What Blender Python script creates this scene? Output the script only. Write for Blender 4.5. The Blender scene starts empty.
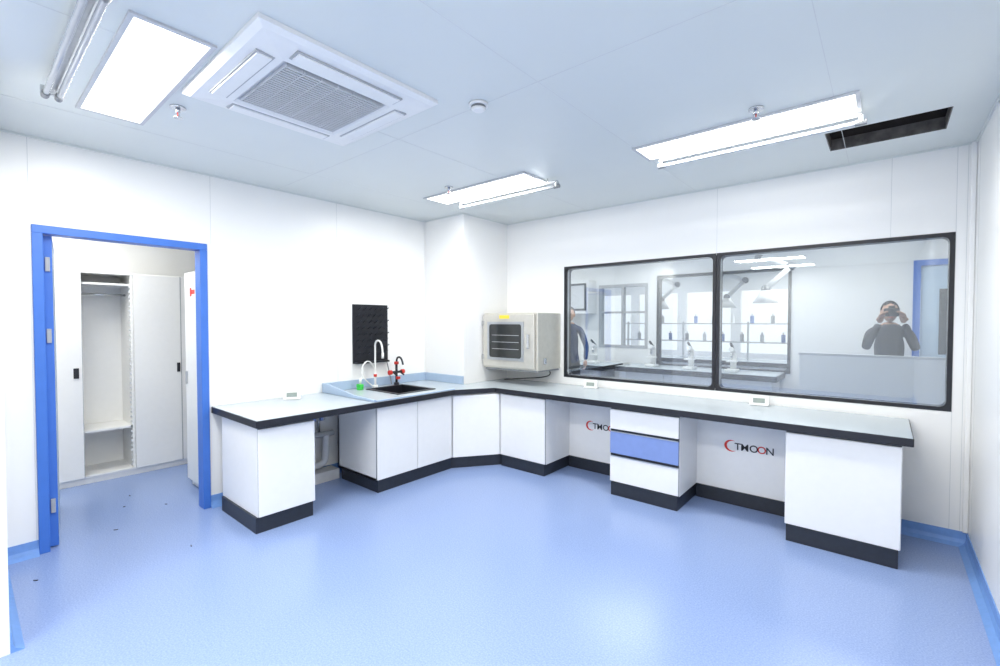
import bpy, bmesh, math, random
from mathutils import Vector, Matrix
random.seed(3)
S=bpy.context.scene; COL=S.collection
S.view_settings.view_transform='Standard'
S.view_settings.look='None'
H=2.853; XA=-4.434; YB=4.605; XR=0.473
WARM=(1,.985,.945)

# ------------------------------------------------------------ materials
def mat(name,col,rough=.5,metal=0,var=.03,scale=12,bump=0,spec=.5,coat=0):
    m=bpy.data.materials.new(name); m.use_nodes=True; nt=m.node_tree; b=nt.nodes['Principled BSDF']
    tc=nt.nodes.new('ShaderNodeTexCoord'); n=nt.nodes.new('ShaderNodeTexNoise'); n.inputs['Scale'].default_value=scale
    n.inputs['Detail'].default_value=4
    nt.links.new(tc.outputs['Object'],n.inputs['Vector'])
    r=nt.nodes.new('ShaderNodeValToRGB')
    r.color_ramp.elements[0].position=.3; r.color_ramp.elements[1].position=.7
    r.color_ramp.elements[0].color=tuple(max(0,c*(1-var)) for c in col)+(1,)
    r.color_ramp.elements[1].color=tuple(min(1,c*(1+var)) for c in col)+(1,)
    nt.links.new(n.outputs['Fac'],r.inputs['Fac']); nt.links.new(r.outputs['Color'],b.inputs['Base Color'])
    b.inputs['Roughness'].default_value=rough; b.inputs['Metallic'].default_value=metal
    b.inputs['Specular IOR Level'].default_value=spec; b.inputs['Coat Weight'].default_value=coat
    return m
def emis(name,col,st):
    m=bpy.data.materials.new(name); m.use_nodes=True; nt=m.node_tree; nt.nodes.clear()
    o=nt.nodes.new('ShaderNodeOutputMaterial'); e=nt.nodes.new('ShaderNodeEmission')
    e.inputs['Color'].default_value=col+(1,); e.inputs['Strength'].default_value=st
    nt.links.new(e.outputs[0],o.inputs[0]); return m
def glassmat(name,tint,refl=.12):
    m=bpy.data.materials.new(name); m.use_nodes=True; nt=m.node_tree; nt.nodes.clear()
    o=nt.nodes.new('ShaderNodeOutputMaterial'); t=nt.nodes.new('ShaderNodeBsdfTransparent'); t.inputs[0].default_value=tint+(1,)
    g=nt.nodes.new('ShaderNodeBsdfGlossy'); g.inputs['Roughness'].default_value=.02; g.inputs[0].default_value=(.9,.93,.95,1)
    f=nt.nodes.new('ShaderNodeFresnel'); f.inputs[0].default_value=1.5
    a=nt.nodes.new('ShaderNodeMath'); a.operation='ADD'; a.inputs[1].default_value=refl; a.use_clamp=True
    x=nt.nodes.new('ShaderNodeMixShader'); nt.links.new(f.outputs[0],a.inputs[0]); nt.links.new(a.outputs[0],x.inputs[0])
    nt.links.new(t.outputs[0],x.inputs[1]); nt.links.new(g.outputs[0],x.inputs[2]); nt.links.new(x.outputs[0],o.inputs[0]); return m

M_wall=mat('wall_enamel',(.87,.87,.855),.34,0,.006,3)
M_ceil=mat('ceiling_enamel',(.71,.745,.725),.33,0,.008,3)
M_seam=mat('panel_seam',(.64,.66,.66),.5)
M_white=mat('white_laminate',(.84,.84,.83),.3,0,.01,20)
M_white2=mat('white_plastic',(.84,.84,.82),.4,0,.01,20)
M_gap=mat('shadow_gap',(.12,.13,.15),.7)
M_black=mat('black_edge',(.010,.011,.016),.4,0,.1,30)
M_kick=mat('black_plinth',(.016,.020,.030),.45,0,.15,30)
M_top=mat('ceramic_counter',(.52,.58,.62),.22,0,.03,150)
M_pp=mat('blue_polypropylene',(.38,.49,.64),.35,0,.02,20)
M_blue=mat('blue_door_paint',(.05,.17,.58),.4,0,.03,10)
M_bluedr=mat('blue_drawer',(.21,.30,.60),.35,0,.03,20)
M_ltblue=mat('light_blue_panel',(.45,.58,.70),.4,0,.02,10)
M_base=mat('blue_cove',(.17,.33,.68),.4,0,.05,30)
M_steel=mat('steel',(.62,.63,.64),.25,1,.05,30)
M_alu=mat('aluminium',(.50,.52,.54),.3,.85,.05,30)
M_beige=mat('brushed_steel_panel',(.60,.58,.52),.36,.45,.04,20)
M_dark=mat('dark_glass',(.03,.033,.033),.15,0,.1,8)
M_grey=mat('grey_plastic',(.22,.23,.24),.5,0,.05,20)
M_mgrey=mat('mid_grey',(.42,.43,.44),.5,0,.03,20)
M_lgrey=mat('light_grey',(.58,.59,.60),.5,0,.03,20)
M_hole=mat('plenum_dark',(.030,.024,.020),.9,0,.4,6)
M_duct=mat('galvanised_duct',(.16,.15,.14),.5,.5,.3,20)
M_red=mat('red_plastic',(.65,.03,.02),.4)
M_green=mat('green_plastic',(.05,.60,.08),.4)
M_yellow=mat('yellow_label',(.85,.65,.05),.5)
M_lamp=emis('lamp_diffuser',(.98,.99,1.0),2.2)
M_screen=mat('lcd_screen',(.28,.33,.30),.3)
M_glass=glassmat('window_glass',(.86,.89,.91),.08)
M_tube=mat('glass_tube',(.50,.52,.54),.1,.3,.02,20)

def floor_mat():
    m=bpy.data.materials.new('vinyl_floor'); m.use_nodes=True; nt=m.node_tree; b=nt.nodes['Principled BSDF']
    tc=nt.nodes.new('ShaderNodeTexCoord')
    def noise(s,d=5):
        n=nt.nodes.new('ShaderNodeTexNoise'); n.inputs['Scale'].default_value=s; n.inputs['Detail'].default_value=d
        nt.links.new(tc.outputs['Object'],n.inputs['Vector']); return n
    n1=noise(120,3)
    r=nt.nodes.new('ShaderNodeValToRGB'); e=r.color_ramp.elements
    e[0].position=.28; e[0].color=(.205,.290,.53,1); e[1].position=.72; e[1].color=(.305,.405,.65,1)
    nt.links.new(n1.outputs['Fac'],r.inputs['Fac'])
    nt.links.new(r.outputs['Color'],b.inputs['Base Color'])
    b.inputs['Roughness'].default_value=.25
    return m
M_floor=floor_mat()

# ------------------------------------------------------------ mesh helpers
def finish(bm,name,mats,parent=None,smooth=False,bevel=0,seg=2):
    me=bpy.data.meshes.new(name); bmesh.ops.recalc_face_normals(bm,faces=bm.faces); bm.to_mesh(me); bm.free()
    for m in (mats if isinstance(mats,(list,tuple)) else [mats]): me.materials.append(m)
    o=bpy.data.objects.new(name,me); COL.objects.link(o)
    if parent: o.parent=parent
    if smooth:
        for p in me.polygons: p.use_smooth=True
    if bevel:
        b=o.modifiers.new('bev','BEVEL'); b.width=bevel; b.segments=seg; b.limit_method='ANGLE'
    return o
def addbox(bm,b,mi=0):
    x0,x1,y0,y1,z0,z1=b
    v=[bm.verts.new(p) for p in ((x0,y0,z0),(x1,y0,z0),(x1,y1,z0),(x0,y1,z0),(x0,y0,z1),(x1,y0,z1),(x1,y1,z1),(x0,y1,z1))]
    for f in ((0,3,2,1),(4,5,6,7),(0,1,5,4),(1,2,6,5),(2,3,7,6),(3,0,4,7)):
        fc=bm.faces.new([v[i] for i in f]); fc.material_index=mi
def boxes(name,bl,mats,parent=None,bevel=0):
    bm=bmesh.new()
    for b in bl: addbox(bm,b[:6],b[6] if len(b)>6 else 0)
    return finish(bm,name,mats,parent,bevel=bevel)
def box(name,x0,x1,y0,y1,z0,z1,m,parent=None,bevel=0): return boxes(name,[(x0,x1,y0,y1,z0,z1)],m,parent,bevel)
def prism(bm,pts,z0,z1,mi=0):
    n=len(pts); a=[bm.verts.new((p[0],p[1],z0)) for p in pts]; b=[bm.verts.new((p[0],p[1],z1)) for p in pts]
    f=[bm.faces.new(a[::-1]),bm.faces.new(b)]
    for i in range(n): f.append(bm.faces.new((a[i],a[(i+1)%n],b[(i+1)%n],b[i])))
    for q in f: q.material_index=mi
def empty(name,loc=(0,0,0),rz=0):
    o=bpy.data.objects.new(name,None); o.empty_display_size=.1; COL.objects.link(o); o.location=loc; o.rotation_euler=(0,0,rz); return o
def cylp(bm,p0,p1,r0,r1=None,n=16,mi=0):
    p0=Vector(p0);p1=Vector(p1); r1=r0 if r1 is None else r1; d=p1-p0
    M=Matrix.Translation((p0+p1)/2)@d.to_track_quat('Z','Y').to_matrix().to_4x4()
    r=bmesh.ops.create_cone(bm,cap_ends=True,segments=n,radius1=r0,radius2=r1,depth=d.length,matrix=M)
    for v in r['verts']:
        for f in v.link_faces: f.material_index=mi
def cyl(name,p0,p1,r,m,parent=None,r1=None,n=20):
    bm=bmesh.new(); cylp(bm,p0,p1,r,r1,n); o=finish(bm,name,m,parent)
    for p in o.data.polygons: p.use_smooth=len(p.vertices)==4
    return o
def tube(name,pts,r,m,parent=None,res=6):
    c=bpy.data.curves.new(name,'CURVE'); c.dimensions='3D'; c.bevel_depth=r; c.bevel_resolution=4; c.use_fill_caps=True
    s=c.splines.new('NURBS'); s.points.add(len(pts)-1)
    for i,p in enumerate(pts): s.points[i].co=tuple(p)+(1,)
    s.order_u=3; s.use_endpoint_u=True; s.resolution_u=res
    c.materials.append(m); o=bpy.data.objects.new(name,c); COL.objects.link(o)
    if parent:o.parent=parent
    return o
def text(name,body,size,loc,rot,m,parent=None,bold=0):
    c=bpy.data.curves.new(name,'FONT'); c.body=body; c.size=size; c.extrude=.0008; c.offset=bold
    c.materials.append(m); o=bpy.data.objects.new(name,c); COL.objects.link(o); o.location=loc; o.rotation_euler=rot
    if parent:o.parent=parent
    return o

# ------------------------------------------------------------ room shell
T=.1
YN=-3.6
box('floor',-9,3.5,-4,11.6,-.1,0,M_floor)
D0,D1,DH=.341,1.388,2.26
boxes('wall_left',[(XA-T,XA,.14,D0+.03,0,H),(XA-T,XA,D1-.03,YB+T,0,H),(XA-T,XA,D0+.03,D1-.03,DH-.03,H)],M_wall)
W0,W1,WB,WT=-2.888,.375,.951,2.241
boxes('wall_back',[(XA,W0+.02,YB,YB+T,0,H),(W1-.02,XR+T,YB,YB+T,0,H),(W0+.02,W1-.02,YB,YB+T,0,WB+.02),(W0+.02,W1-.02,YB,YB+T,WT-.02,H)],M_wall)
box('wall_right',XR,XR+T,YN,YB,0,H,M_wall)
boxes('wall_near',[(XA-T,-3.2,-.1,.14,0,H),(-3.3,-3.2,YN,-.1,0,H)],M_wall)
box('wall_rear',-3.3,XR,YN-T,YN,0,H,M_wall)
PX,PY=-3.75,3.807
box('wall_column',XA,PX,PY,YB,0,H,M_wall)
hx0,hx1,hy0,hy1=-.33,.285,3.76,4.17
boxes('ceiling',[(XA-T,hx0,-4,YB+T,H,H+.08),(hx1,XR+T,-4,YB+T,H,H+.08),(hx0,hx1,-4,hy0,H,H+.08),(hx0,hx1,hy1,YB+T,H,H+.08)],M_ceil)
hp=empty('ceiling_hatch')
boxes('plenum',[(hx0-.02,hx0,hy0,hy1,H+.08,H+.6),(hx1,hx1+.02,hy0,hy1,H+.08,H+.6),(hx0,hx1,hy0-.02,hy0,H+.08,H+.6),(hx0,hx1,hy1,hy1+.02,H+.08,H+.6),(hx0,hx1,hy0,hy1,H+.6,H+.62)],M_hole,hp)
boxes('lip',[(hx0,hx0+.006,hy0,hy1,H+.001,H+.08),(hx1-.006,hx1,hy0,hy1,H+.001,H+.08),(hx0,hx1,hy0,hy0+.006,H+.001,H+.08),(hx0,hx1,hy1-.006,hy1,H+.001,H+.08)],M_duct,hp)
boxes('joists',[(hx0,hx1,hy0+.24,hy0+.27,H+.10,H+.15),(hx0+.34,hx0+.37,hy0,hy1,H+.16,H+.20)],M_duct,hp)
cyl('duct',(hx0+.01,hy1-.1,H+.3),(hx1-.01,hy1-.1,H+.3),.09,M_duct,hp)
seams=[]
for y in (1.98,): seams.append((XA,XR,y,y+.003,H-.001,H))
for x in (-3.75,-2.58,-1.41,-.24): seams.append((x,x+.003,.14,YB,H-.001,H))
boxes('trim_ceiling_joint',seams,M_seam)
ws=[]
for y in (.33,1.42,2.6): ws.append((XA,XA+.001,y,y+.003,0 if y>2 else (DH if y>1 else 0),H))
for x in (-1.22,.02): ws.append((x,x+.003,YB-.001,YB,WT,H))
for x in (.375,.43): ws.append((x,x+.003,YB-.001,YB,0,H))
for y in (4.45,3.3): ws.append((XR-.001,XR,y,y+.003,0,H))
boxes('trim_wall_joint',ws,M_seam)
boxes('trim_corner',[(XR-.03,XR,YB-.03,YB,.1,H),(XA,XA+.015,PY-.015,PY,.1,H)],M_wall,bevel=.008)
boxes('trim_cornice',[(XA,XA+.012,.14,PY,H-.012,H),(PX,XR,YB-.012,YB,H-.012,H),(XR-.012,XR,.2,YB,H-.012,H),(XA,PX,PY-.012,PY,H-.012,H),(PX,PX+.012,PY,YB,H-.012,H)],M_ceil)
def cove(name,segs):
    bm=bmesh.new()
    for (p,q,n) in segs:
        prof=[(0,.1),(.006,.1),(.008,.045),(.018,.02),(.045,.004),(.05,0),(0,0)]
        A=[bm.verts.new((p[0]+n[0]*d,p[1]+n[1]*d,z)) for d,z in prof]; B=[bm.verts.new((q[0]+n[0]*d,q[1]+n[1]*d,z)) for d,z in prof]
        k=len(prof)
        for i in range(k): bm.faces.new((A[i],A[(i+1)%k],B[(i+1)%k],B[i]))
        bm.faces.new(A); bm.faces.new(B[::-1])
    return finish(bm,name,M_base)
cove('baseboard_left',[((XA,.14),(XA,D0),(1,0)),((XA,D1),(XA,PY),(1,0))])
cove('baseboard_back',[((PX,YB),(XR,YB),(0,-1)),((XA,PY),(PX,PY),(0,-1)),((PX,PY),(PX,YB),(1,0))])
cove('baseboard_right',[((XR,YB),(XR,YN),(-1,0))])
cove('baseboard_near',[((XA,.14),(-3.2,.14),(0,1))])

# ------------------------------------------------------------ windows
def rrect_frame(name,x0,x1,z0,z1,y0,y1,outer,w,r,m,parent,n=8):
    bm=bmesh.new()
    inn=[];out=[]
    cs=[(x0+w+r,z0+w+r,180,(x0,z0)),(x1-w-r,z0+w+r,270,(x1,z0)),(x1-w-r,z1-w-r,0,(x1,z1)),(x0+w+r,z1-w-r,90,(x0,z1))]
    for cx,cz,a0,oc in cs:
        for i in range(n+1):
            a=math.radians(a0+90*i/n); px=cx+r*math.cos(a); pz=cz+r*math.sin(a); inn.append((px,pz))
            t=i/n
            if a0==180: o=(x0,cz+(z0-cz)*min(1,2*t)) if t<=.5 else (x0+(cx-x0)*(2*t-1),z0)
            if a0==270: o=(cx+(x1-cx)*min(1,2*t),z0) if t<=.5 else (x1,z0+(cz-z0)*(2*t-1))
            if a0==0: o=(x1,cz+(z1-cz)*min(1,2*t)) if t<=.5 else (x1+(cx-x1)*(2*t-1),z1)
            if a0==90: o=(cx+(x0-cx)*min(1,2*t),z1) if t<=.5 else (x0,z1+(cz-z1)*(2*t-1))
            out.append(o)
    k=len(inn)
    V=[[bm.verts.new((p[0],y,p[1])) for p in L] for L,y in ((inn,y0),(out,y0),(inn,y1),(out,y1))]
    for i in range(k):
        j=(i+1)%k
        for q in ((V[0][i],V[0][j],V[1][j],V[1][i]),(V[2][i],V[3][i],V[3][j],V[2][j]),(V[0][i],V[2][i],V[2][j],V[0][j]),(V[1][i],V[1][j],V[3][j],V[3][i])): bm.faces.new(q)
    return finish(bm,name,m,parent)
for i,(a,b) in enumerate(((W0,-1.222),(-1.218,W1))):
    w=empty('window_%d'%(i+1))
    rrect_frame('frame',a,b,WB,WT,YB-.004,YB+.03,0,.028,.045,M_black,w)
    rrect_frame('reveal',a,b,WB,WT,YB+.07,YB+T+.004,0,.028,.045,M_black,w)
    boxes('reveal_lining',[(a+.02,a+.026,YB+.03,YB+.07,WB+.02,WT-.02),(b-.026,b-.02,YB+.03,YB+.07,WB+.02,WT-.02),(a+.02,b-.02,YB+.03,YB+.07,WB+.02,WB+.026),(a+.02,b-.02,YB+.03,YB+.07,WT-.026,WT-.02)],M_lgrey,w)
    box('pane',a+.02,b-.02,YB+.008,YB+.014,WB+.02,WT-.02,M_glass,w)

# ------------------------------------------------------------ left door
dr=empty('door_1')
fw=.055
boxes('frame',[(XA-T-.01,XA+.018,D0,D0+fw,0,DH-fw),(XA-T-.01,XA+.018,D1-fw,D1,0,DH-fw),(XA-T-.01,XA+.018,D0,D1,DH-fw,DH)],M_blue,dr,bevel=.003)
lf=empty('leaf_pivot',(XA-T+.03,D0+fw+.005,0),math.radians(-6.5)); lf.parent=dr
box('leaf',-.93,0,0,.045,.01,DH-fw-.01,M_ltblue,lf)
boxes('leaf_edge',[(0,.014,-.002,.047,.01,DH-fw-.01),(-.93,0,-.002,.047,DH-fw-.03,DH-fw-.005)],M_blue,lf)
boxes('hinges',[(.012,.03,.01,.035,z,z+.10) for z in (.25,1.45,1.95)],M_mgrey,lf,bevel=.004)

# ------------------------------------------------------------ locker room beyond door
boxes('wall_locker_room',[(-6.6,-6.5,-1.2,3.2,0,H),(-6.5,XA-T,-1.3,-1.2,0,H),(-6.5,XA-T,3.1,3.2,0,H)],M_wall)
box('ceiling_locker_room',-6.6,XA-T,-1.3,3.2,H,H+.08,M_ceil)
def locker(name,x0,x1,y0,y1,h,face,open_mid):
    L=empty(name)
    t=.02
    boxes('carcass',[(x0,x1,y0,y0+t,.06,h),(x0,x1,y1-t,y1,.06,h),(x0,x0+t,y0,y1,.06,h),(x0,x1,y0,y1,h-t,h),(x0,x1,y0,y1,.06,.06+t),(x0,x1-.02,y0+.02,y1-.02,0,.06)],M_white2,L)
    return L
lk=locker('locker_cabinet',-6.45,-5.98,.42,1.72,2.1,0,1)
ya,yb=.79,1.17
boxes('partitions',[(-6.43,-5.99,ya-.02,ya,.08,2.08),(-6.43,-5.99,yb,yb+.02,.08,2.08)],M_white2,lk)
boxes('doors',[(-5.98,-5.96,.42,ya-.004,.07,2.09),(-5.98,-5.96,yb+.02,1.60,.07,2.09),(-5.98,-5.96,1.606,1.72,.07,2.09)],M_white2,lk,bevel=.003)
boxes('door_gaps',[(-5.979,-5.958,1.599,1.607,.07,2.09),(-5.979,-5.958,ya-.006,ya-.002,.07,2.09)],M_mgrey,lk)
boxes('shelves',[(-6.43,-6.0,ya,yb,z,z+.02) for z in (.50,1.97)],M_white2,lk)
cyl('hanging_rail',(-6.2,ya,1.88),(-6.2,yb,1.88),.012,M_steel,lk)
boxes('perforated_strip',[(-6.02,-6.0,yb-.012,yb,.1+i*.05,.12+i*.05) for i in range(38)],M_lgrey,lk)
boxes('handles',[(-5.96,-5.95,ya-.07,ya-.03,1.05,1.15),(-5.96,-5.95,1.56,1.59,1.05,1.15)],M_black,lk,bevel=.003)
lk2=locker('storage_cupboard',-5.22,-4.60,1.46,1.95,2.08,0,0)
boxes('doors',[(-5.22,-4.915,1.44,1.46,.07,2.07),(-4.905,-4.60,1.44,1.46,.07,2.07)],M_white2,lk2,bevel=.003)
boxes('handles',[(-5.18,-5.16,1.425,1.44,1.0,1.12)],M_mgrey,lk2)
boxes('red_label',[(-5.06,-5.02,1.437,1.44,1.84,1.92),(-5.01,-4.93,1.437,1.44,1.86,1.90)],M_red,lk2)

# ------------------------------------------------------------ laboratory bench
ZT=.87
XF=-3.52; YF=3.84; XE=.145; Y0=1.41
ZB=.812
bench=empty('laboratory_bench')
bx0,bx1,by0,by1=-4.24,-3.74,2.86,3.30
bm=bmesh.new()
G=.003
for pts in ([(XA+G,Y0),(XF,Y0),(XF,by0),(XA+G,by0)],
            [(XA+G,by0),(bx0,by0),(bx0,by1),(XA+G,by1)],
            [(bx1,by0),(XF,by0),(XF,by1),(bx1,by1)],
            [(XA+G,by1),(XF,by1),(XF,3.44),(-3.30,YF),(PX+.01,YF),(PX+.01,PY-G),(XA+G,PY-G)],
            [(PX+G,YF),(XE,YF),(XE,YB-.013),(PX+G,YB-.013)]):
    prism(bm,pts,ZT-.014,ZT)
finish(bm,'worktop',M_top,bench)
def strip(bm,path,w,z0,z1,mi=0):
    L=[]
    for i,p in enumerate(path):
        p=Vector(p); ds=[]
        if i>0: ds.append((p-Vector(path[i-1])).normalized())
        if i<len(path)-1: ds.append((Vector(path[i+1])-p).normalized())
        n=Vector((0,0))
        for d in ds: n+=Vector((-d.y,d.x))
        n.normalize(); c=n.dot(Vector((-ds[0].y,ds[0].x))); L.append(p+n*w/c)
    for i in range(len(path)-1):
        a,b,c,d=path[i],path[i+1],L[i+1],L[i]
        prism(bm,[tuple(a),tuple(b),tuple(c),tuple(d)],z0,z1,mi)
bm=bmesh.new(); e=.006
strip(bm,[(XA+G,Y0-e),(XF+e,Y0-e),(XF+e,3.44),(-3.30+e,YF-e),(XE+e,YF-e),(XE+e,YB-.013)],.03,ZT-.056,ZT-.003)
finish(bm,'edge_band',M_black,bench,bevel=.003)
CX=-3.58; CY=3.885; KZ=.12
boxes('cabinet_left',[(-4.30,CX-.02,1.44,1.885,KZ,ZB)],M_white,bench,bevel=.002)
boxes('cabinet_left_gap',[(CX-.02,CX-.012,1.445,1.88,KZ+.003,ZB)],M_gap,bench)
boxes('cabinet_left_door',[(CX-.012,CX+.006,1.442,1.883,KZ+.006,.79)],M_white,bench,bevel=.003)
boxes('plinth_left',[(-4.28,CX-.015,1.425,1.875,0,KZ)],M_kick,bench,bevel=.002)
boxes('service_panel_left',[(XA+.02,-4.25,1.90,2.50,0,.10)],M_lgrey,bench)
boxes('cabinet_sink',[(-4.25,CX-.02,2.49,2.51,KZ,ZB),(-4.25,-4.23,2.49,3.44,KZ,ZB),(-4.25,CX-.02,3.42,3.44,KZ,ZB),(-4.25,CX-.02,2.49,3.44,KZ,KZ+.02)],M_white,bench)
boxes('cabinet_sink_gap',[(CX-.02,CX-.012,2.492,3.44,KZ+.003,ZB)],M_gap,bench)
boxes('cabinet_sink_doors',[(CX-.012,CX+.006,2.493,2.963,KZ+.006,.80),(CX-.012,CX+.006,2.970,3.436,KZ+.006,.80)],M_white,bench,bevel=.003)
boxes('plinth_sink',[(-4.22,CX-.02,2.51,3.45,0,KZ)],M_kick,bench)
bm=bmesh.new(); prism(bm,[(CX-.02,3.45),(-3.27,CY+.02),(-3.27,4.5),(-3.7,4.5),(-3.7,3.79),(-4.2,3.79),(-4.2,3.45)],KZ,ZB); finish(bm,'cabinet_corner',M_white,bench)
d=Vector((-3.27-CX,CY-3.45)).normalized(); nn=Vector((d.y,-d.x))
a=Vector((CX,3.45)); b=Vector((-3.27,CY))
bm=bmesh.new(); p=[a+d*.006,b-d*.006,b-d*.006+nn*.014,a+d*.006+nn*.014]
prism(bm,[tuple(q) for q in p],KZ+.006,.80); finish(bm,'corner_door',M_white,bench,bevel=.002)
bm=bmesh.new(); prism(bm,[(CX-.03,3.45),(-3.27,CY+.03),(-3.27,4.4),(-3.7,4.4),(-3.7,3.75),(-4.1,3.75),(-4.1,3.45)],0,KZ); finish(bm,'plinth_corner',M_kick,bench)
def cabB(nm,x0,x1,fronts,yb=4.46):
    boxes(nm,[(x0,x1,CY+.02,yb,KZ,ZB)],M_white,bench,bevel=.002)
    boxes(nm+'_gap',[(x0+.004,x1-.004,CY+.012,CY+.02,KZ+.003,ZB)],M_gap,bench)
    for i,(a,b,z0,z1,m) in enumerate(fronts): boxes(nm+'_front_%d'%(i+1),[(a,b,CY-.006,CY+.012,z0,z1)],m,bench,bevel=.003)
    boxes(nm+'_plinth',[(x0+.012,x1-.012,CY+.0,yb-.02,0,KZ)],M_kick,bench,bevel=.002)
cabB('cabinet_mid',-3.262,-2.66,[(-3.258,-2.664,KZ+.006,.80,M_white)])
cabB('cabinet_drawers',-1.935,-1.305,[(-1.931,-1.309,.615,.795,M_white),(-1.931,-1.309,.39,.59,M_bluedr),(-1.931,-1.309,.13,.365,M_white)])
boxes('drawer_pulls',[(-1.925,-1.315,CY-.004,CY+.014,z,z+.018) for z in (.595,.368)],M_black,bench)
boxes('drawer_rail',[(-1.925,-1.315,CY-.010,CY-.002,z,z+.008) for z in (.588,.361)],M_alu,bench)
cabB('cabinet_end',-.545,.10,[(-.541,.096,KZ+.006,.795,M_white)])
boxes('modesty_panel',[(-2.66,-1.935,4.36,4.375,KZ,ZB),(-1.305,-.545,4.36,4.375,KZ,ZB)],M_white,bench)
boxes('modesty_plinth',[(-2.66,-1.935,4.345,4.375,0,KZ),(-1.305,-.545,4.345,4.375,0,KZ)],M_kick,bench)
def logo(x,z,s,nm):
    L=empty(nm,(x,4.358,z)); L.parent=bench
    cur=0
    for i,(ch,adv,m) in enumerate((('T',.56,M_black),('M',.80,M_black),('O',.70,M_black),('O',.74,M_red),('N',.7,M_black))):
        text('letter_%d'%(i+1),ch,s,(cur*s,0,0),(math.pi/2,0,0),m,L,bold=.0008); cur+=adv
    bm=bmesh.new(); n=20; A=[];B=[]
    for i in range(n+1):
        t=math.radians(60+250*i/n); w=.35*math.sin(math.pi*i/n)+.02
        A.append(bm.verts.new((-s*.30+s*.66*math.cos(t),-.001,s*.33+s*.6*math.sin(t))))
        B.append(bm.verts.new((-s*.30+s*.66*(1-w)*math.cos(t),-.001,s*.33+s*.6*(1-w)*math.sin(t))))
    for i in range(n): bm.faces.new((A[i],A[i+1],B[i+1],B[i]))
    finish(bm,'swoosh',M_red,L)
logo(-.99,.485,.085,'logo_a'); logo(-2.37,.46,.085,'logo_b')
bm=bmesh.new()
addbox(bm,(XA+G,XA+.03,2.42,PY-G,ZT+.001,ZT+.095))
addbox(bm,(XA+.03,PX,PY-.03,PY-G,ZT+.001,ZT+.095))
v=[bm.verts.new(p) for p in ((XA+.03,2.42,ZT+.001),(XF,2.42,ZT+.001),(XF,2.42,ZT+.02),(XF-.35,2.42,ZT+.03),(XA+.1,2.42,ZT+.095),(XA+.03,2.42,ZT+.095))]
w=[bm.verts.new((q.co.x,2.445,q.co.z)) for q in v]
bm.faces.new(v); bm.faces.new(w[::-1])
for i in range(6): bm.faces.new((v[i],v[(i+1)%6],w[(i+1)%6],w[i]))
addbox(bm,(XF-.02,XF,2.445,3.44,ZT+.001,ZT+.012))
finish(bm,'splash_rim',M_pp,bench,bevel=.004)
bm=bmesh.new()
t=.012; zb=.60
addbox(bm,(bx0,bx0+t,by0,by1,zb,ZT+.006)); addbox(bm,(bx1-t,bx1,by0,by1,zb,ZT+.006))
addbox(bm,(bx0,bx1,by0,by0+t,zb,ZT+.006)); addbox(bm,(bx0,bx1,by1-t,by1,zb,ZT+.006)); addbox(bm,(bx0,bx1,by0,by1,zb,zb+t))
addbox(bm,(bx0-.03,bx0,by0-.03,by1+.03,ZT+.0005,ZT+.008)); addbox(bm,(bx1,bx1+.03,by0-.03,by1+.03,ZT+.0005,ZT+.008))
addbox(bm,(bx0,bx1,by0-.03,by0,ZT+.0005,ZT+.008)); addbox(bm,(bx0,bx1,by1,by1+.03,ZT+.0005,ZT+.008))
finish(bm,'sink_basin',M_black,bench)
cyl('drain_pipe',(-4.0,3.08,.2),(-4.0,3.08,.6),.03,M_grey,bench)
tube('waste_pipe',[(-4.33,2.05,.16),(-4.33,2.25,.16),(-4.33,2.36,.16),(-4.33,2.40,.22),(-4.33,2.40,.45)],.035,M_lgrey,bench)
tube('waste_branch',[(-4.33,2.10,.50),(-4.33,2.25,.46),(-4.33,2.48,.46)],.028,M_mgrey,bench)
cyl('supply_pipe_1',(-4.36,2.26,.16),(-4.36,2.26,.80),.014,M_steel,bench); cyl('supply_pipe_2',(-4.36,2.34,.45),(-4.36,2.34,.80),.014,M_steel,bench)
boxes('valve_body',[(-4.39,-4.33,2.22,2.40,.60,.66),(-4.41,-4.36,2.28,2.46,.68,.76)],M_mgrey,bench,bevel=.01)
boxes('valve_handles',[(-4.33,-4.30,2.25,2.28,.61,.67),(-4.33,-4.30,2.33,2.36,.61,.67)],M_bluedr,bench,bevel=.004)

# ------------------------------------------------------------ taps
eg=empty('eyewash_faucet',(-4.31,2.98,ZT+.001))
cyl('base',(0,0,0),(0,0,.03),.028,M_white2,eg); cyl('riser',(0,0,.03),(0,0,.17),.012,M_white2,eg)
tube('gooseneck',[(0,0,.16),(0,0,.40),(.0,0,.50),(.06,.0,.53),(.13,.0,.49),(.14,.0,.38)],.010,M_white2,eg)
cyl('outlet',(.14,0,.39),(.14,0,.33),.013,M_white2,eg)
tube('spray_hose',[(0,-.03,.02),(.02,-.16,.10),(.03,-.20,.25),(.02,-.08,.33),(0,0,.2)],.007,M_white2,eg)
cyl('collar',(0,0,.12),(0,0,.15),.018,M_red,eg)
eg2=empty('eyewash_nozzle',(-4.30,2.78,ZT+.001))
cyl('foot',(0,0,0),(0,0,.02),.035,M_green,eg2); boxes('head',[(-.04,.04,-.022,.022,.02,.06)],M_green,eg2,bevel=.008); cyl('handle',(0,0,.06),(.02,0,.13),.013,M_white2,eg2)
lt=empty('laboratory_tap',(-4.30,3.26,ZT+.001))
cyl('base',(0,0,0),(0,0,.03),.03,M_black,lt); cyl('column',(0,0,.03),(0,0,.24),.014,M_black,lt)
tube('gooseneck',[(0,0,.22),(0,0,.30),(.04,0,.33),(.10,0,.31),(.12,0,.24)],.011,M_black,lt)
cyl('cross_body',(0,-.07,.15),(0,.07,.15),.014,M_black,lt)
for s in(-1,1):
    cyl('knob_%d'%(s+2),(0,s*.07,.15),(0,s*.105,.15),.026,M_red,lt); cyl('nozzle_%d'%(s+2),(0,s*.05,.15),(.07,s*.05,.12),.008,M_black,lt)
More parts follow.
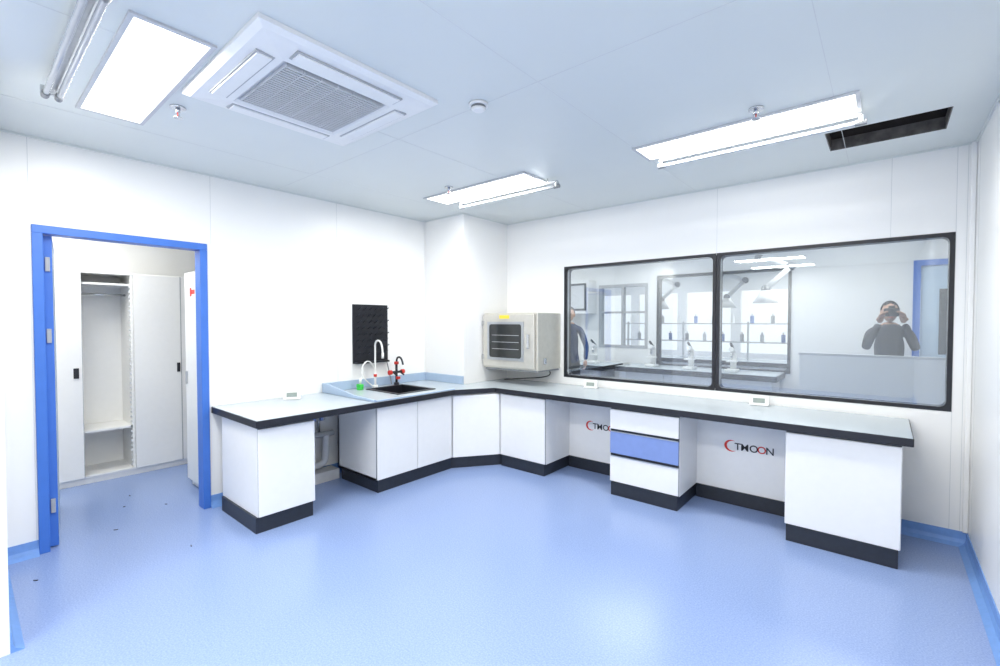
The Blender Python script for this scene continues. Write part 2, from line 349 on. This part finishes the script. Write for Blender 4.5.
cyl('top_knob',(0,0,.24),(-.0,0,.27),.026,M_red,lt); boxes('front_lever',[(.01,.05,-.02,.02,.07,.10)],M_red,lt,bevel=.006)

pg=empty('pegboard_drying_rack',(XA+.002,0,0))
box('board',0,.012,2.775,3.23,1.14,1.79,M_black,pg,bevel=.003)
bm=bmesh.new()
for r in range(8):
    for c in range(6):
        y=2.82+c*.072+(.018 if r%2 else 0); z=1.24+r*.07
        cylp(bm,(.01,y,z),(.08,y,z+.03),.006,.004,8)
finish(bm,'pegs',M_kick,pg); box('drip_tray',.012,.07,2.79,3.21,1.14,1.16,M_black,pg)
tube('drain_hose',[(.03,3.2,1.14),(.04,3.22,1.05),(.05,3.23,.97),(.08,3.23,ZT+.01)],.006,M_grey,pg)

pb=empty('wall_mounted_incubator')
X0,X1,F0=-3.735,-2.935,4.12
box('body',X0,X1,F0+.02,YB-.002,1.05,1.70,M_beige,pb,bevel=.008)
box('door',X0+.01,X1-.03,F0-.012,F0+.018,1.065,1.685,M_beige,pb,bevel=.01)
rrect_frame('window_rim',X0+.09,X1-.17,1.15,1.60,F0-.022,F0-.010,0,.03,.03,M_alu,pb)
box('window',X0+.11,X1-.19,F0-.018,F0-.011,1.17,1.58,M_dark,pb)
boxes('racks',[(X0+.16,X1-.24,F0-.0195,F0-.018,z,z+.005) for z in (1.28,1.36,1.44)],M_mgrey,pb)
boxes('latch',[(X1-.12,X1-.09,F0-.035,F0-.012,1.30,1.46)],M_steel,pb,bevel=.006)
boxes('side_lock',[(X1,X1+.02,F0+.12,F0+.17,1.12,1.19)],M_steel,pb,bevel=.006)
boxes('hinges',[(X0+.0,X0+.03,F0-.02,F0,z,z+.06) for z in (1.15,1.55)],M_steel,pb)
box('label',X0+.27,X0+.42,F0-.0145,F0-.012,1.635,1.675,M_yellow,pb)
box('bottom_tray',X0+.02,X1-.02,F0+.03,YB-.01,1.03,1.05,M_grey,pb)
tube('power_cable',[(X1-.06,4.45,1.04),(X1-.05,4.50,.98),(X1-.2,4.52,.93),(X0+.3,4.5,.90),(X0+.1,4.4,ZT+.008)],.006,M_black,pb)

def monitor(x,y,rz):
    o=empty('digital_thermometer',(x,y,ZT+.0015),rz)
    bm=bmesh.new()
    v=[(-.075,-.02,0),(.075,-.02,0),(.075,.03,0),(-.075,.03,0),(-.075,0,.085),(.075,0,.085),(.075,.016,.085),(-.075,.016,.085)]
    vs=[bm.verts.new(p) for p in v]
    for f in ((0,3,2,1),(4,5,6,7),(0,1,5,4),(1,2,6,5),(2,3,7,6),(3,0,4,7)): bm.faces.new([vs[i] for i in f])
    finish(bm,'case',M_white2,o,bevel=.006)
    sc=box('screen',-.045,.045,-.002,0,-.02,.02,M_screen,o); sc.location=(0,-.0125,.045); sc.rotation_euler=(math.radians(-13),0,0)
    box('stand',-.03,.03,.02,.06,0,.008,M_white2,o)
monitor(-4.25,2.02,math.radians(60)); monitor(-2.46,4.47,math.radians(10)); monitor(-.83,4.49,math.radians(8))

# ------------------------------------------------------------ ceiling equipment
def panel(x0,x1,y0,y1,w=14,add=True,nm='led_light_panel'):
    o=empty(nm)
    boxes('trim',[(x0-.02,x1+.02,y0-.02,y0,H-.012,H-.0005),(x0-.02,x1+.02,y1,y1+.02,H-.012,H-.0005),(x0-.02,x0,y0,y1,H-.012,H-.0005),(x1,x1+.02,y0,y1,H-.012,H-.0005)],M_lgrey,o)
    box('diffuser',x0,x1,y0,y1,H-.009,H-.0005,M_lamp,o)
    L=bpy.data.lights.new('lamp','AREA'); L.shape='RECTANGLE'; L.size=x1-x0; L.size_y=y1-y0; L.energy=w; L.color=WARM
    l=bpy.data.objects.new('lamp',L); COL.objects.link(l); l.parent=o; l.location=((x0+x1)/2,(y0+y1)/2,H-.013)
K=1.6
panel(-3.6,-2.361,.491,.769,22*K); panel(-3.576,-2.34,3.09,3.385,22*K); panel(-1.4,-.145,3.185,3.466,24*K)
panel(-1.4,-.145,.5,.78,28*K); panel(-2.4,-1.2,-1.4,-1.1,34*K); panel(-2.4,-1.2,-2.9,-2.6,30*K)  # panels out of view, added to brighten the room
def batten(x0,x1,y,z=H-.085,n=1):
    o=empty('tube_light_fixture')
    boxes('housing',[(x0+.02,x1-.02,y-.02,y+.02,z+.03,z+.05)],M_alu,o,bevel=.004)
    bm=bmesh.new()
    offs=[0] if n==1 else [-.026,.026]
    for f in offs: cylp(bm,(x0+.05,y+f,z),(x1-.05,y+f,z),.013,None,16)
    q=finish(bm,'tubes',M_tube,o,smooth=False)
    bm=bmesh.new()
    for f in offs:
        for a,b in ((x0,x0+.055),(x1-.055,x1)): cylp(bm,(a,y+f,z),(b,y+f,z),.017,None,16)
    finish(bm,'end_caps',M_grey,o)
    boxes('brackets',[(x,x+.02,y-(.02 if n==1 else .045),y+(.02 if n==1 else .045),z+.0,z+.04) for x in (x0+.015,x1-.035)],M_steel,o)
    for x in (x0+.12,x1-.12): cyl('rod_%.0f'%(x*10),(x,y,z+.045),(x,y,H-.001),.004,M_steel,o,n=8)
batten(-1.33,-.10,3.44); batten(-3.36,-2.16,3.36); batten(-3.34,-2.12,.345,n=2)

ac=empty('ceiling_cassette_air_conditioner')
ax0,ax1,ay0,ay1=-2.935,-1.957,.823,1.773
cx,cy=(ax0+ax1)/2,(ay0+ay1)/2; hw=.487
bm=bmesh.new()
def ring(bm,h0,z0,h1,z1,mi=0):
    A=[bm.verts.new((cx+sx*h0,cy+sy*h0,z0)) for sx,sy in((-1,-1),(1,-1),(1,1),(-1,1))]; B=[bm.verts.new((cx+sx*h1,cy+sy*h1,z1)) for sx,sy in((-1,-1),(1,-1),(1,1),(-1,1))]
    for i in range(4):
        f=bm.faces.new((A[i],A[(i+1)%4],B[(i+1)%4],B[i])); f.material_index=mi
ring(bm,hw,H-.0005,hw,H-.02); ring(bm,hw,H-.02,hw-.03,H-.035); ring(bm,hw-.03,H-.035,.30,H-.048); ring(bm,.30,H-.048,.285,H-.035); ring(bm,.285,H-.035,.27,H-.030,1)
finish(bm,'fascia',[M_white2,M_lgrey],ac,bevel=.003)
box('grille_backing',cx-.27,cx+.27,cy-.27,cy+.27,H-.022,H-.012,M_grey,ac)
boxes('grille_slats',[(cx-.27+i*.0225,cx-.27+i*.0225+.011,cy-.27,cy+.27,H-.046,H-.022) for i in range(24)]+[(cx-.27,cx+.27,cy-.27+j*.09-.002,cy-.27+j*.09+.002,H-.047,H-.03) for j in range(7)],M_lgrey,ac)
boxes('outlet_slots',[(cx-.29,cx+.29,cy+s*.375-.042,cy+s*.375+.042,H-.0475,H-.04) for s in(-1,1)]+[(cx+s*.375-.042,cx+s*.375+.042,cy-.29,cy+.29,H-.0475,H-.04) for s in(-1,1)],M_mgrey,ac)
boxes('louvre_vanes',[(cx-.28,cx+.28,cy+s*.375-.034,cy+s*.375+.034,H-.054,H-.046) for s in(-1,1)]+[(cx+s*.375-.034,cx+s*.375+.034,cy-.28,cy+.28,H-.054,H-.046) for s in(-1,1)],M_white2,ac,bevel=.003)

def sprinkler(x,y):
    o=empty('fire_sprinkler',(x,y,H-.0005))
    cyl('escutcheon',(0,0,-.008),(0,0,0),.04,M_steel,o); cyl('stem',(0,0,-.035),(0,0,-.008),.012,M_steel,o)
    boxes('arms',[(-.016,-.012,-.003,.003,-.06,-.03),(.012,.016,-.003,.003,-.06,-.03)],M_steel,o); cyl('bulb',(0,0,-.058),(0,0,-.034),.004,M_red,o); cyl('deflector',(0,0,-.064),(0,0,-.06),.022,M_steel,o)
for p in((-3.18,.86),(-.60,3.05),(-3.13,2.98)): sprinkler(*p)
sd=empty('smoke_detector',(-1.81,1.96,H-.0005))
cyl('base',(0,0,-.015),(0,0,0),.055,M_white2,sd); cyl('slots',(0,0,-.028),(0,0,-.015),.042,M_grey,sd); cyl('cap',(0,0,-.042),(0,0,-.028),.028,M_white2,sd,r1=.044)

bm=bmesh.new()
for i,(x,y) in enumerate([(-4.0,.28),(-4.5,.75),(-5.0,.9),(-5.3,1.0),(-4.8,1.15),(-3.75,1.05)]):
    a=random.random()*3; l=.015+random.random()*.02
    cylp(bm,(x,y,.004),(x+l*math.cos(a),y+l*math.sin(a),.004),.003,None,6)
finish(bm,'floor_debris',M_kick)

# ------------------------------------------------------------ neighbouring laboratory beyond the windows
NX0,NX1,NY=-7.5,2.6,7.7
nw0,nw1,nb,nt_=-2.98,-1.03,.85,2.38
v0,v1,vb,vt=-4.05,-3.16,1.15,2.25
boxes('wall_neighbour_far',[(NX0,v0,NY,NY+.1,0,H),(v1,nw0,NY,NY+.1,0,H),(v0,v1,NY,NY+.1,0,vb),(v0,v1,NY,NY+.1,vt,H),(nw1,.26,NY,NY+.1,0,H),(.26,1.1,NY,NY+.1,2.36,H),(1.1,NX1,NY,NY+.1,0,H),(nw0,nw1,NY,NY+.1,0,nb),(nw0,nw1,NY,NY+.1,nt_,H)],M_wall)
boxes('wall_neighbour_right',[(NX1,NX1+.1,YB,11.5,0,H)],M_wall)
boxes('wall_neighbour_left',[(NX0-.1,NX0,YB,NY+.1,0,.9),(NX0-.1,NX0,YB,NY+.1,2.3,H)]+[(NX0-.1,NX0,y,y+.15,.9,2.3) for y in (YB,5.6,6.6,NY-.05)],M_wall)
boxes('wall_neighbour_near',[(NX0,XA-T,YB,YB+.1,0,H),(XR+T,NX1,YB,YB+.1,0,H)],M_wall)
box('ceiling_neighbour',NX0-.1,NX1+.1,YB+T,11.6,H,H+.08,M_ceil)
boxes('wall_corridor_far',[(NX0,NX1,11.4,11.5,0,.9),(NX0,NX1,11.4,11.5,2.3,H)]+[(x,x+.2,11.4,11.5,.9,2.3) for x in [NX0+i*1.2 for i in range(9)]],M_wall)
w3=empty('window_3')
rrect_frame('frame',nw0,nw1,nb,nt_,NY-.015,NY+.115,0,.04,.06,M_black,w3)
box('mullion',-2.03,-1.99,NY-.01,NY+.01,nb+.03,nt_-.03,M_black,w3)
w4=empty('window_4')
boxes('frame',[(v0-.02,v0+.03,NY-.01,NY+.11,vb-.02,vt+.02),(v1-.03,v1+.02,NY-.01,NY+.11,vb-.02,vt+.02),(v0+.03,v1-.03,NY-.01,NY+.11,vb-.02,vb+.03),(v0+.03,v1-.03,NY-.01,NY+.11,vt-.03,vt+.02),(v0+.42,v0+.46,NY,NY+.1,vb+.03,vt-.03),(v0+.03,v1-.03,NY,NY+.1,1.75,1.785)],M_mgrey,w4)
d2=empty('door_2')
boxes('frame',[(.26,.33,NY-.02,NY+.1,0,2.29),(1.03,1.1,NY-.02,NY+.1,0,2.29),(.26,1.1,NY-.02,NY+.1,2.29,2.36)],M_blue,d2)
box('leaf',.335,1.025,NY+.02,NY+.06,.01,2.285,M_ltblue,d2); box('view_pane',.5,.86,NY+.012,NY+.02,1.2,2.0,M_dark,d2)
boxes('handle',[(.38,.40,NY-.04,NY+.02,1.0,1.15)],M_steel,d2)
def nlight(x,y,w,yy=1.2):
    o=empty('led_light_panel'); box('diffuser',x-.6,x+.6,y-.15,y+.15,H-.012,H-.001,M_lamp,o)
    L=bpy.data.lights.new('lamp','AREA'); L.shape='RECTANGLE'; L.size=1.2; L.size_y=.3; L.energy=w; L.color=WARM
    l=bpy.data.objects.new('lamp',L); COL.objects.link(l); l.parent=o; l.location=(x,y,H-.014)
for x in (-5.6,-3.0,-.2): nlight(x,6.3,42)
for x in (-4.5,-1.5): nlight(x,9.6,44)
def bench_simple(name,x0,x1,y0,y1):
    o=empty(name)
    boxes('worktop',[(x0,x1,y0,y1,.84,.87)],M_top,o); boxes('edge',[(x0-.01,x1+.01,y0-.01,y0+.02,.79,.866),(x0-.01,x0+.02,y0,y1,.79,.866),(x1-.02,x1+.01,y0,y1,.79,.866)],M_black,o)
    n=max(1,int((x1-x0)/.65)); w=(x1-x0-.1)/n
    boxes('cabinets',[(x0+.05+i*w+.004,x0+.05+(i+1)*w-.004,y0+.05,y1-.03,.1,.79) for i in range(n)],M_white,o,bevel=.003)
    boxes('plinth',[(x0+.07,x1-.07,y0+.07,y1-.05,0,.1)],M_kick,o)
    return o
ib=bench_simple('island_bench',-5.6,-3.55,6.85,7.6)
def instrument(x,y):
    o=empty('microscope',(x,y,.871))
    boxes('base',[(-.08,.08,-.12,.08,0,.04),(-.04,.04,.03,.08,.04,.30),(-.07,.07,-.09,.05,.14,.16)],M_white2,o,bevel=.01)
    cyl('head_tube',(0,.05,.29),(0,-.08,.33),.035,M_white2,o); cyl('eyepiece',(0,.05,.32),(0,-.10,.41),.018,M_black,o); cyl('objective',(0,-.04,.18),(0,-.04,.28),.018,M_steel,o)
for x in (-5.2,-4.6,-3.9): instrument(x,7.2)
b2=bench_simple('wall_bench',-3.4,-1.1,7.0,7.68)
for x in (-2.9,-2.3,-1.7): instrument(x,7.3)
b3=bench_simple('wall_bench',-4.6,-1.0,9.3,10.1)
boxes('reagent_shelf_posts',[(x,x+.03,9.65,9.69,.87,1.6) for x in (-4.4,-3.2,-2.0,-1.2)]+[(-4.4,-1.2,9.55,9.8,z,z+.02) for z in (1.2,1.55)],M_alu,b3)
# reagent bottles on the far shelf
bm=bmesh.new()
for i in range(18):
    x=-4.3+i*.17; z=1.221 if i%2 else 1.571
    cylp(bm,(x,9.67,z),(x,9.67,z+.14),.035,None,12,i%3); cylp(bm,(x,9.67,z+.14),(x,9.67,z+.18),.016,None,10,0)
finish(bm,'reagent_bottles',[M_white2,M_mgrey,M_bluedr],b3)
wc=empty('wall_cabinet')
boxes('carcass',[(-5.10,-4.12,7.38,7.695,1.75,2.35)],M_white2,wc,bevel=.004)
boxes('glass_doors',[(-5.06,-4.64,7.37,7.38,1.8,2.3),(-4.58,-4.16,7.37,7.38,1.8,2.3)],M_dark,wc)
boxes('doors_rim',[(-5.02,-4.68,7.362,7.37,1.84,2.26),(-4.54,-4.20,7.362,7.37,1.84,2.26)],M_lgrey,wc)
# partition added to hide the figure's legs, where the reflection fades out
lp=empty('added_partition')
boxes('panel',[(-.75,1.35,6.25,6.29,.06,1.22)],M_wall,lp,bevel=.003); boxes('cap_rail',[(-.76,1.36,6.24,6.30,1.22,1.245)],M_lgrey,lp); boxes('feet',[(x,x+.05,6.08,6.46,0,.06) for x in (-.7,.3,1.25)],M_mgrey,lp)
def arm(x,y):
    o=empty('fume_extraction_arm',(x,y,0))
    cyl('mount',(0,0,H-.06),(0,0,H-.001),.09,M_white2,o); cyl('drop',(0,0,2.45),(0,0,H-.06),.04,M_white2,o)
    cyl('arm_1',(0,0,2.45),(.38,-.1,2.3),.035,M_white2,o); cyl('arm_2',(.38,-.1,2.3),(.12,-.2,2.02),.035,M_white2,o)
    for i,p in enumerate(((0,0,2.45),(.38,-.1,2.3),(.12,-.2,2.02))):
        bm=bmesh.new(); bmesh.ops.create_uvsphere(bm,u_segments=16,v_segments=10,radius=.055,matrix=Matrix.Translation(p)); finish(bm,'joint_%d'%(i+1),M_grey,o,smooth=True)
    cyl('hood',(.12,-.2,1.84),(.12,-.2,2.0),.15,M_white2,o,r1=.05)
arm(-2.2,8.7); arm(-1.3,6.9); arm(-3.4,8.9)

# ------------------------------------------------------------ people
M_skin=mat('skin',(.50,.30,.21),.5); M_navy=mat('navy_cloth',(.02,.035,.09),.8,0,.1,60); M_char=mat('charcoal_cloth',(.05,.05,.055),.85,0,.1,60)
M_hair=mat('black_hair',(.01,.009,.008),.6,0,.3,80); M_shoe=mat('shoe',(.02,.02,.02),.5); M_cam=mat('camera_body',(.015,.015,.017),.4)
def skin_obj(name,verts,edges,rad,mats,parent,sub=2,pick=None,root=0):
    me=bpy.data.meshes.new(name); me.from_pydata([tuple(v) for v in verts],edges,[]); o=bpy.data.objects.new(name,me); COL.objects.link(o)
    s=o.modifiers.new('s','SKIN'); 
    for i,r in enumerate(rad):
        d=me.skin_vertices[0].data[i]; d.radius=(r if isinstance(r,tuple) else (r,r)); d.use_root=(i==root)
    s.use_smooth_shade=True; u=o.modifiers.new('u','SUBSURF'); u.levels=u.render_levels=sub
    dg=bpy.context.evaluated_depsgraph_get(); m2=bpy.data.meshes.new_from_object(o.evaluated_get(dg)); bpy.data.objects.remove(o)
    m2.materials.clear()
    for m in mats: m2.materials.append(m)
    o=bpy.data.objects.new(name,m2); COL.objects.link(o); o.parent=parent
    for p in m2.polygons:
        p.use_smooth=True; p.material_index=pick(p.center) if pick else 0
    return o
def person(name,loc,rz,pose,top,legs):
    P=empty(name,loc,rz)
    if pose=='photo': el=[(-.225,-.15,1.28),(.225,-.15,1.28)]; wr=[(-.105,-.23,1.60),(.105,-.23,1.60)]
    else: el=[(-.27,.02,1.20),(.27,.0,1.20)]; wr=[(-.25,-.12,.98),(.26,-.10,.98)]
    V=[(0,0,.98),(0,0,1.14),(0,.01,1.34),(0,.015,1.50),(0,.0,1.60)]
    R=[(.15,.11),(.135,.10),(.165,.115),(.10,.085),(.055,.055)]
    E=[(0,1),(1,2),(2,3),(3,4)]
    for i,s in enumerate((-1,1)):
        b=len(V); V+=[(s*.175,.01,1.47),el[i],tuple(Vector(el[i]).lerp(Vector(wr[i]),.93))]; R+=[.062,.046,.035]; E+=[(3,b),(b,b+1),(b+1,b+2)]
        b=len(V); V+=[(s*.095,0,.90),(s*.11,-.015,.52),(s*.12,.02,.11),(s*.125,-.03,.05),(s*.135,-.16,.04)]; R+=[.095,.065,.045,.045,.035]; E+=[(0,b),(b,b+1),(b+1,b+2),(b+2,b+3),(b+3,b+4)]
    skin_obj('body',V,E,R,[legs,top,M_shoe,M_skin],P,2,lambda c:2 if c.z<.09 else (0 if c.z<.96 and abs(c.x)<.215 and not(pose!='photo' and abs(c.x)>.2) else (3 if c.z>1.565 and abs(c.x)<.07 and c.y>-.1 else 1)))
    bm=bmesh.new(); bmesh.ops.create_uvsphere(bm,u_segments=32,v_segments=24,radius=1)
    for v in bm.verts:
        x,y,z=v.co; w=1-.28*max(0,-z)**1.5; v.co=Vector((x*.078*w,y*.098*(w if y<0 else 1)-(.012 if z<-.4 and y<0 else 0),z*.122))
        if abs(x)<.18 and y<-.6: v.co.y-=.022*max(0,1-abs(z+.12)/.22)
        if .25<abs(x)<.5 and y<-.6 and abs(z-.02)<.15: v.co.y+=.010
    h=finish(bm,'head',M_skin,P,smooth=True); h.location=(0,-.02,1.715)
    bm=bmesh.new()
    for s in(-1,1):
        bmesh.ops.create_uvsphere(bm,u_segments=10,v_segments=8,radius=1,matrix=Matrix.Translation((s*.031,-.108,1.722))@Matrix.Diagonal((.013,.008,.007,1)))
    finish(bm,'eyes',M_hair,P,smooth=True)
    bm=bmesh.new()
    for s in(-1,1): bmesh.ops.create_uvsphere(bm,u_segments=10,v_segments=8,radius=1,matrix=Matrix.Translation((s*.08,-.01,1.71))@Matrix.Diagonal((.012,.02,.032,1)))
    finish(bm,'ears',M_skin,P,smooth=True)
    box('mouth',-.022,.022,-.118,-.105,1.648,1.656,M_red,P,bevel=.003)
    bm=bmesh.new(); bmesh.ops.create_uvsphere(bm,u_segments=24,v_segments=18,radius=1,matrix=Matrix.Translation((0,.0,1.735))@Matrix.Diagonal((.088,.107,.115,1)))
    bmesh.ops.delete(bm,geom=[v for v in bm.verts if (v.co.y<-.045 and v.co.z<1.79) or v.co.z<1.67],context='VERTS'); finish(bm,'hair',M_hair,P,smooth=True)
    for i,s in enumerate((-1,1)):
        w=Vector(wr[i])
        if pose=='photo': f=Vector((-s*.15,-.55,.8)).normalized(); side=Vector((s*.55,-.5,-.2)).normalized(); curl=Vector((-s,0,0))
        else: f=Vector((0,-.35,-.93)).normalized(); side=Vector((0,-.9,.3)).normalized(); curl=Vector((-s,.2,0)).normalized()
        side=(side-f*side.dot(f)).normalized()
        skin_obj('palm_%d'%(i+1),[w-f*.02,w+f*.03,w+f*.085],[(0,1),(1,2)],[.026,(.036,.02),(.036,.018)],[M_skin],P,1)
        for k,l in enumerate((.075,.085,.08,.062)):
            b=w+f*.075+side*(.030-.02*k); 
            skin_obj('finger_%d_%d'%(i+1,k+1),[b-f*.02,b+f*l*.45,b+f*l*.75+curl*l*.25,b+f*l*.85+curl*l*.5],[(0,1),(1,2),(2,3)],[.009,.009,.008,.007],[M_skin],P,1)
        b=w+f*.02+side*.03
        skin_obj('thumb_%d'%(i+1),[b-side*.015,b+side*.02+f*.025,b+side*.03+f*.055+curl*.01],[(0,1),(1,2)],[.012,.011,.008],[M_skin],P,1)
    return P
ph=person('reflected_photographer',(0.04,7.15,0),math.radians(4),'photo',M_char,M_navy)  # figure behind the glass, stands in for the photographer's reflection
box('camera_body',-.07,.07,-.245,-.18,1.66,1.755,M_cam,ph,bevel=.01); cyl('camera_lens',(0,-.245,1.70),(0,-.33,1.70),.036,M_cam,ph); box('camera_prism',-.03,.03,-.235,-.19,1.755,1.785,M_cam,ph,bevel=.008)
person('standing_man',(-3.88,6.35,0),math.radians(25),'stand',M_navy,M_char)

# ------------------------------------------------------------ other light
def area(name,loc,rot,sx,sy,e,col=(1,1,1)):
    L=bpy.data.lights.new(name,'AREA'); L.shape='RECTANGLE'; L.size=sx; L.size_y=sy; L.energy=e; L.color=col
    l=bpy.data.objects.new(name,L); COL.objects.link(l); l.location=loc; l.rotation_euler=rot
area('locker_room_fill',(-5.3,.4,H-.03),(0,0,0),1.2,.6,46,WARM)  # added fill light for the locker room, no fixture there
wd=bpy.data.worlds.new('daylight'); S.world=wd; wd.use_nodes=True
wd.node_tree.nodes['Background'].inputs[0].default_value=(.93,.97,1,1); wd.node_tree.nodes['Background'].inputs[1].default_value=1.3

cd=bpy.data.cameras.new('camera'); cam=bpy.data.objects.new('camera',cd); COL.objects.link(cam)
cd.sensor_width=36; cd.lens=457.85/1000*36; cd.clip_start=.02
cam.location=(0,0,1.6); cam.rotation_euler=(math.radians(90-1.416),0,math.radians(40.063)); S.camera=cam
